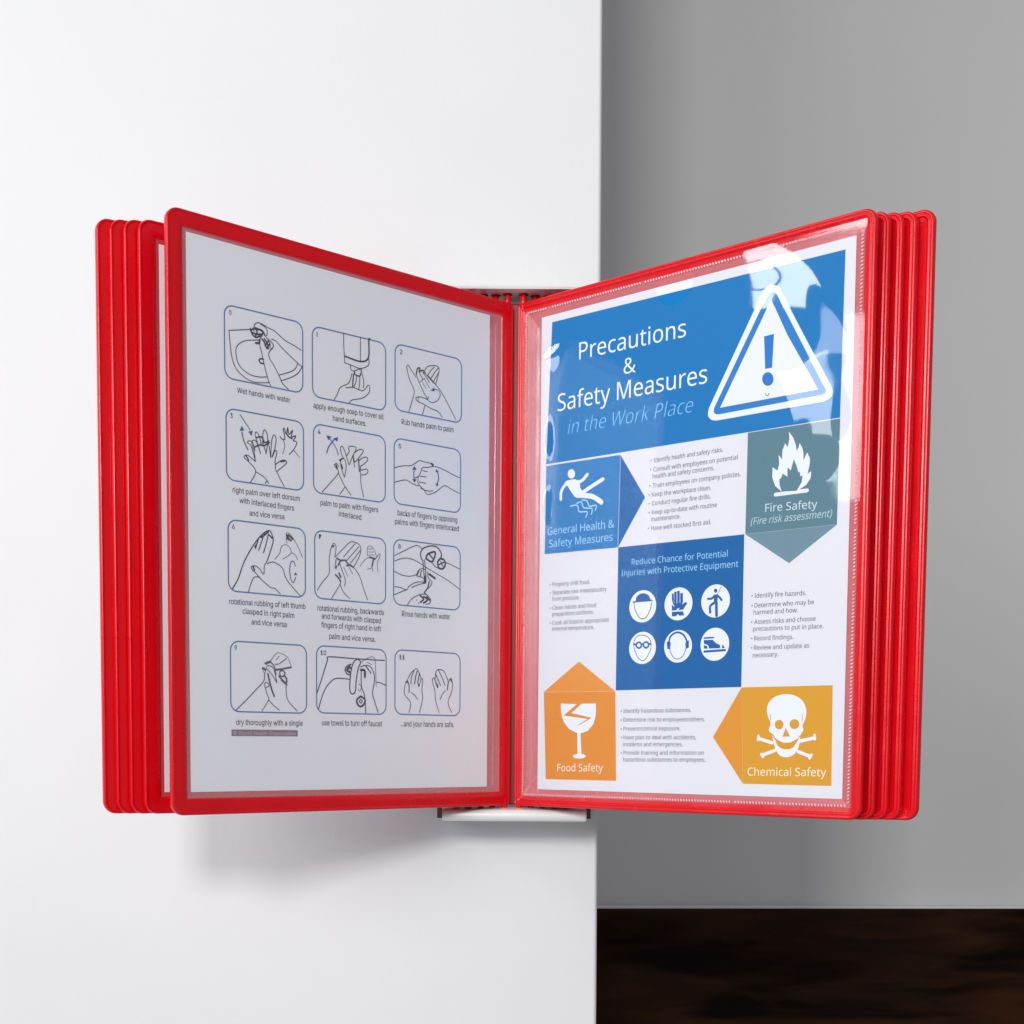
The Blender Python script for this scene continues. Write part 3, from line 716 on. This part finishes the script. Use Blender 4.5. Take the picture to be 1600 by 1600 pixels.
# ================= right sheet: safety poster
R0 = PANELS[0]
po = empty('safety_poster', (R0[1], R0[2], 0), -R0[3])
tag(po, 'blue, teal and orange workplace safety poster inside the right front frame', 'poster')
px0, pz0 = 0.0186, 0.01125
paper(po, px0, pz0, PAPER2)
PS = Sheet(po, px0, pz0, [(844.7, 497), (1339.7, 367), (1317, 1249.5), (836, 1232)], FONT_POSTER)
WH = (232, 238, 250); SKY = (150, 208, 250); GREY = (96, 96, 110)
b1 = Z(820, 420, 5.333); b2 = Z(1080, 360, 5.333); b3 = Z(830, 680, 8); b4 = Z(990, 660, 8); b5 = Z(1140, 640, 6.667); b6 = Z(940, 840, 6.667); b7 = Z(830, 1010, 5.333); b8 = Z(1100, 1050, 6.667); b9 = Z(830, 880, 11.43); b10 = Z(1160, 900, 10)
hd = PS.fill('header_block', [(861, 504), (1322.4, 389), (1313.8, 651.4), (851, 725)], (0, 118, 184), 1, po)
PS.text(hd, [('Precautions', b1((443, 755))[0], b1((1338, 563))[0], 26), ('&', b1((815, 877))[0], b1((918, 860))[0], 24),
             ('Safety Measures', b1((262, 1187))[0], b1((1515, 948))[0], 26.5)], WH, 2, 'title_lettering')
PS.text(hd, [('in the Work Place', b1((345, 1378))[0], b1((1385, 1192))[0], 22)], (140, 200, 245), 2, 'subtitle_lettering', shear=.22, bold=-.012)
sg_ = PS.fill('warning_triangle', smooth(b2((600, 500), (640, 462), (685, 450), (728, 468), (748, 500))[:5]) + b2((960, 900)) + smooth(b2((1165, 1280), (1182, 1330), (1168, 1385), (1110, 1420))) + smooth(b2((215, 1580), (165, 1575), (136, 1535), (145, 1475))), WH, 2, hd)
PS.fill('triangle_band', smooth(b2((628, 555), (655, 518), (688, 507), (715, 530))) + smooth(b2((1110, 1290), (1130, 1325), (1118, 1355), (1085, 1368))) + smooth(b2((225, 1530), (192, 1522), (185, 1490), (200, 1450))), (40, 124, 196), 3, hd)
PS.fill('triangle_face', b2((668, 575), (700, 640), (800, 860), (1062, 1320), (238, 1475)), WH, 4, hd)
PS.many('exclamation_mark', [b2((609, 880), (692, 860), (676, 1140), (617, 1152)), [(1080+(640+48*math.cos(a*math.pi/12))/5.333, 360+(1235+57*math.sin(a*math.pi/12))/5.333) for a in range(24)]], [], (38, 120, 196), 5, hd)
PS.many('rivet_mark', [], [(b2((622, 1352), (626, 1372), (644, 1372), (648, 1352)), .4, False)], (90, 100, 120), 5, hd)
# general health block
gb = PS.fill('general_block', [(851.2, 727.6), (967.5, 710), (963.2, 854.4), (848.4, 865)], (36, 124, 190), 1, po)
PS.fill('side_arrow', [(968, 710.5), (1006.3, 776.3), (963.8, 854)], (0, 100, 168), 1, gb)
PS.many('slipping_figure', [[(830+(485+46*math.cos(a*math.pi/12))/8, 680+(478+58*math.sin(a*math.pi/12))/8) for a in range(24)],
        b3((405, 590), (440, 560), (540, 548), (590, 600), (600, 660), (660, 715), (760, 730), (880, 810), (870, 858), (840, 855), (750, 795), (620, 778), (530, 765), (450, 650))],
        [(b3((545, 585), (620, 560), (685, 485)), 2.1, False), (b3((640, 700), (760, 620), (880, 545)), 2.4, False), (b3((425, 590), (360, 690), (352, 795)), 2.0, False)], WH, 2, gb, soft=True)
PS.many('water_mark', [], [(b3((470, 882), (560, 870), (580, 950), (680, 950), (665, 1020)), .75, False), (b3((550, 845), (610, 830), (640, 900), (740, 910), (735, 980)), .75, False), (b3((620, 805), (680, 815), (710, 880), (795, 870), (785, 935)), .75, False)], (170, 215, 245), 2, gb)
PS.text(gb, [('General Health &', b3((185, 1243))[0], b3((1022, 1145))[0], 11.5), ('Safety Measures', b3((203, 1397))[0], b3((1000, 1310))[0], 11.5)], (160, 212, 246), 2)
# fire block
fb = PS.fill('fire_block', [(1168.2, 675.5), (1314, 652.8), (1308.8, 818.5), (1164, 833.5)], (90, 128, 142), 1, po)
PS.fill('down_arrow', [(1164, 833.8), (1308.8, 818.8), (1233, 879.3)], (108, 142, 156), 1, fb)
PS.many('flame_mark', [b5((620, 225), (665, 285), (695, 370), (700, 425), (722, 390), (733, 342), (762, 395), (775, 460), (772, 525), (812, 440), (842, 500), (838, 570), (815, 665), (855, 635), (848, 710), (800, 780), (700, 845), (540, 845), (475, 790), (445, 700), (448, 595), (500, 630), (518, 560), (512, 465), (548, 515), (552, 420), (580, 345), (608, 385), (625, 300))],
        [(b5((478, 880), (812, 836)), 2.1, False)], WH, 2, fb)
PS.fill('flame_core', b5((545, 848), (522, 780), (520, 720), (540, 705), (555, 660), (605, 695), (605, 595), (640, 628), (672, 510), (705, 590), (720, 650), (735, 640), (740, 690), (765, 680), (755, 750), (700, 840)), (90, 128, 142), 3, fb)
PS.text(fb, [('Fire Safety', b5((370, 1060))[0], b5((918, 1020))[0], 12.5)], (205, 225, 232), 2)
PS.text(fb, [('(Fire risk assessment)', b5((215, 1197))[0], b5((1068, 1110))[0], 11)], (185, 210, 220), 2, shear=.2)
# protective equipment block
cb = PS.fill('equipment_block', [(964, 854.4), (1162.4, 834), (1157.5, 1073), (959.5, 1077.8)], (0, 96, 162), 1, po)
PS.text(cb, [('Reduce Chance for Potential', b6((300, 280))[0], b6((1308, 192))[0], 9.5), ('Injuries with Protective Equipment', b6((192, 397))[0], b6((1420, 300))[0], 9.5)], (150, 208, 246), 2)
circ = [((415, 710), 142), ((790, 685), 148), ((1180, 655), 152), ((412, 1143), 142), ((785, 1127), 147), ((1172, 1107), 152)]
CB = (24, 94, 164); HL = (96, 112, 150)
icons = []
for (c, r_) in circ:
    q = b6(c, (c[0]+r_, c[1])); A = PS.L(q[0]); B = PS.L((q[1][0], q[1][1])); 
    icons.append(PS.many('icon_disc', [], [], WH, 2, cb, circles=[(A[0], A[1], abs(B[0]-A[0]))]))
PS.many('hard_hat_mark', [b6((340, 655), (350, 610), (385, 580), (430, 572), (475, 590), (495, 625), (500, 650))], [(b6((315, 665), (515, 648)), .8, False)], CB, 3, cb)
PS.many('face_line', [], [(b6((325, 675), (335, 740), (370, 815), (410, 842), (455, 820), (495, 745), (510, 670)), .55, False),
                          (b6((325, 1070), (360, 1020), (415, 1010), (470, 1030), (500, 1080), (500, 1150), (480, 1200), (445, 1260), (410, 1275), (370, 1250), (340, 1190), (322, 1130), (325, 1070)), .5, False),
                          (b6((700, 1130), (705, 1180), (740, 1245), (785, 1260), (830, 1235), (865, 1170), (870, 1120)), .5, False)], HL, 3, cb)
def ell(cx_, cy_, a_, b_, k=20): return [(cx_+a_*math.cos(2*math.pi*i/k), cy_+b_*math.sin(2*math.pi*i/k)) for i in range(k)]
PS.many('glove_mark', [b6((722, 580), (742, 575), (745, 690), (735, 690), (722, 640)), b6((747, 560), (772, 555), (772, 685), (747, 688)), b6((778, 550), (805, 550), (805, 685), (778, 685)), b6((810, 575), (838, 570), (838, 670), (810, 685)),
        b6((735, 685), (838, 672), (815, 720), (770, 740)), b6((722, 695), (760, 720), (775, 750), (722, 755)), b6((790, 750), (820, 700), (865, 665), (885, 675), (840, 745)), b6((722, 768), (838, 762), (850, 805), (800, 808), (785, 790), (765, 812), (722, 815))], [], CB, 3, cb)
PS.many('harness_mark', [b6(*ell(1182, 548, 18, 22)), b6((1160, 590), (1200, 585), (1205, 640), (1190, 680), (1165, 670))], [(b6((1170, 600), (1140, 630), (1100, 632)), 1.3, False), (b6((1195, 595), (1225, 620), (1245, 645)), 1.3, False), (b6((1175, 670), (1125, 710), (1125, 775)), 1.5, False), (b6((1190, 670), (1190, 740), (1192, 808)), 1.8, False), (b6((1205, 580), (1245, 505)), .35, False)], CB, 3, cb)
PS.many('goggles_mark', [], [(b6(*ell(375, 1115, 27, 30)), 1.1, True), (b6(*ell(450, 1112, 27, 30)), 1.1, True), (b6((402, 1105), (425, 1103)), 1.0, False), (b6((322, 1105), (348, 1108)), 1.2, False), (b6((478, 1105), (500, 1100)), 1.2, False)], CB, 3, cb)
PS.many('ear_muff_mark', [b6((667, 1085), (700, 1070), (710, 1100), (700, 1160), (675, 1155)), b6((870, 1075), (900, 1065), (900, 1140), (872, 1155), (862, 1110))], [(b6((690, 1085), (705, 1030), (745, 992), (790, 982), (840, 1005), (870, 1050), (878, 1080)), 1.1, False)], CB, 3, cb)
PS.many('boot_mark', [b6((1058, 1062), (1150, 1060), (1185, 1095), (1228, 1115), (1228, 1148), (1115, 1152), (1100, 1115), (1058, 1100)), b6((1058, 1115), (1090, 1125), (1100, 1152), (1058, 1152)), b6((1245, 1148), (1255, 1105), (1280, 1145))], [(b6((1062, 1042), (1160, 1036)), .9, False), (b6((1062, 1183), (1280, 1168)), 1.3, False)], CB, 3, cb)
# food block
fo = PS.fill('food_block', b7((88, 375), (688, 372), (692, 1117), (102, 1100)), (224, 140, 48), 1, po)
PS.fill('up_arrow', b7((88, 373), (383, 120), (688, 370)), (228, 146, 58), 1, fo)
PS.many('broken_glass_mark', [b7((230, 470), (365, 475), (255, 570), (455, 600), (372, 650), (330, 665), (395, 645), (490, 590), (320, 550), (405, 472), (525, 470), (525, 560), (505, 640), (455, 700), (400, 718), (355, 712), (295, 680), (250, 615), (232, 540)),
        b7((368, 712), (395, 712), (402, 895), (370, 895)), b7(*ell(385, 910, 55, 20))], [], WH, 2, fo)
PS.text(fo, [('Food Safety', b7((200, 1035))[0], b7((582, 1038))[0], 11.5)], (250, 236, 215), 2)
# chemical block
ch = PS.fill('chemical_block', b8((387, 158), (1347, 137), (1333, 1192), (400, 1165)), (216, 156, 38), 1, po)
PS.fill('left_arrow', b8((386, 160), (398, 1163), (85, 675)), (222, 148, 44), 1, ch)
PS.many('skull_mark', [b8((655, 400), (668, 330), (720, 268), (800, 235), (870, 230), (950, 245), (1020, 290), (1058, 350), (1070, 420), (1055, 500), (1028, 560), (1040, 600), (1012, 650), (985, 690), (940, 715), (900, 735), (830, 735), (780, 715), (745, 690), (722, 655), (680, 620), (676, 590), (695, 530), (668, 470)),
        b8((712, 645), (740, 700), (765, 765), (815, 800), (870, 808), (925, 790), (965, 740), (1000, 672), (1002, 720), (982, 800), (935, 865), (862, 890), (790, 872), (748, 810), (722, 730))],
        [(b8((575, 695), (708, 738)), 1.9, False), (b8((1145, 690), (1010, 720)), 1.9, False), (b8((610, 865), (738, 818)), 1.9, False), (b8((1105, 880), (985, 832)), 1.9, False),
         (b8((565, 665), (560, 705)), 1.6, False), (b8((1155, 660), (1160, 702)), 1.6, False), (b8((595, 855), (612, 885)), 1.6, False), (b8((1125, 865), (1105, 900)), 1.6, False)], WH, 2, ch, soft=True)
OR = (216, 156, 42)
PS.many('skull_hollow', [b8(*ell(783, 548, 46, 50)), b8(*ell(945, 543, 52, 52)), b8((853, 580), (897, 672), (818, 675))],
        [(b8((800, 742), (860, 752), (930, 738)), .6, False), (b8((800, 775), (860, 785), (930, 770)), .5, False), (b8((690, 440), (695, 500)), .4, False), (b8((1028, 440), (1026, 510)), .4, False)] +
        [(b8((x, 742), (x+2, 780)), .35, False) for x in (820, 845, 870, 895, 918)] + [(b8((715, 650), (745, 705), (790, 738)), .5, False), (b8((998, 670), (975, 705), (935, 735)), .5, False)], OR, 3, ch)
PS.text(ch, [('Chemical Safety', b8((450, 1080))[0], b8((1278, 1092))[0], 12.5)], (250, 238, 214), 2)
def bullets(f, rows, cap, dx):
    its = [(s_, f(a)[0], f(b_)[0], cap) for s_, a, b_, bl in rows]
    PS.text(po, its, GREY, 1, 'paragraph', bold=.005)
    cs = []
    for s_, a, b_, bl in rows:
        if bl:
            q = PS.L(f((a[0]-dx, a[1]-(a[1]-f((0, 0))[0][1])*0))[0]); cs.append((q[0], q[1]+cap*.42/2500, .42*mm))
    PS.many('bullet_dots', [], [], GREY, 1, po, circles=cs)
bullets(b4, [('Identify health and safety risks.', (240, 495), (1110, 360), 1), ('Consult with employees on potential', (235, 610), (1295, 455), 1), ('health and safety concerns.', (225, 697), (1000, 588), 0), ('Train employees on company policies.', (225, 812), (1335, 665), 1), ('Keep the workplace clean.', (215, 923), (960, 835), 1), ('Conduct regular fire drills.', (215, 1033), (955, 945), 1), ('Keep up-to-date with routine', (215, 1145), (1035, 1050), 1), ('maintenance.', (205, 1232), (575, 1192), 0), ('Have well stocked first aid.', (205, 1343), (960, 1265), 1)], 6.8, 35)
bullets(b9, [('Properly chill food.', (345, 403), (1020, 355), 1), ('Separate raw meat/poultry', (350, 548), (1320, 485), 1), ('from produce.', (340, 663), (830, 632), 0), ('Clean hands and food', (345, 820), (1130, 772), 1), ('preparation surfaces.', (340, 935), (1085, 890), 0), ('Cook all food to appropriate', (345, 1088), (1360, 1030), 1), ('internal temperature.', (340, 1195), (1095, 1165), 0)], 6.2, 40)
bullets(b10, [('Identify fire hazards.', (185, 335), (1000, 290), 1), ('Determine who may be', (185, 488), (1125, 432), 1), ('harmed and how.', (170, 598), (870, 560), 0), ('Assess risks and choose', (178, 745), (1150, 695), 1), ('precautions to put in place.', (162, 855), (1275, 812), 0), ('Record findings.', (178, 1003), (800, 980), 1), ('Review and update as', (175, 1150), (1050, 1115), 1), ('necessary.', (155, 1270), (560, 1250), 0)], 7.0, 38)
bullets(b7, [('Identify hazardous substances.', (755, 550), (1325, 543), 1), ('Determine risk to employees/others.', (755, 623), (1440, 622), 1), ('Prevent/control exposure.', (755, 698), (1235, 696), 1), ('Have plan to deal with accidents,', (755, 770), (1365, 772), 1), ('incidents and emergencies.', (752, 828), (1252, 830), 0), ('Provide training and information on', (755, 898), (1430, 902), 1), ('hazardous substances to employees.', (752, 955), (1445, 960), 0)], 6.2, 18)
PS.flush()

# plain sheets waiting in the next pocket on each side
for idx, lab in ((1, 'blank sheet hidden in the frame behind the blue poster'), (6, 'pale blank sheet showing as a sliver left of the hand washing frame')):
    P = PANELS[idx]; right = P[0] == 'R'
    s_ = empty('blank_sheet', (P[1], P[2], 0), -P[3] if right else P[3])
    tag(s_, lab, 'sheet')
    paper(s_, 0.0186 if right else -(0.0183+.21), .012, PAPER)
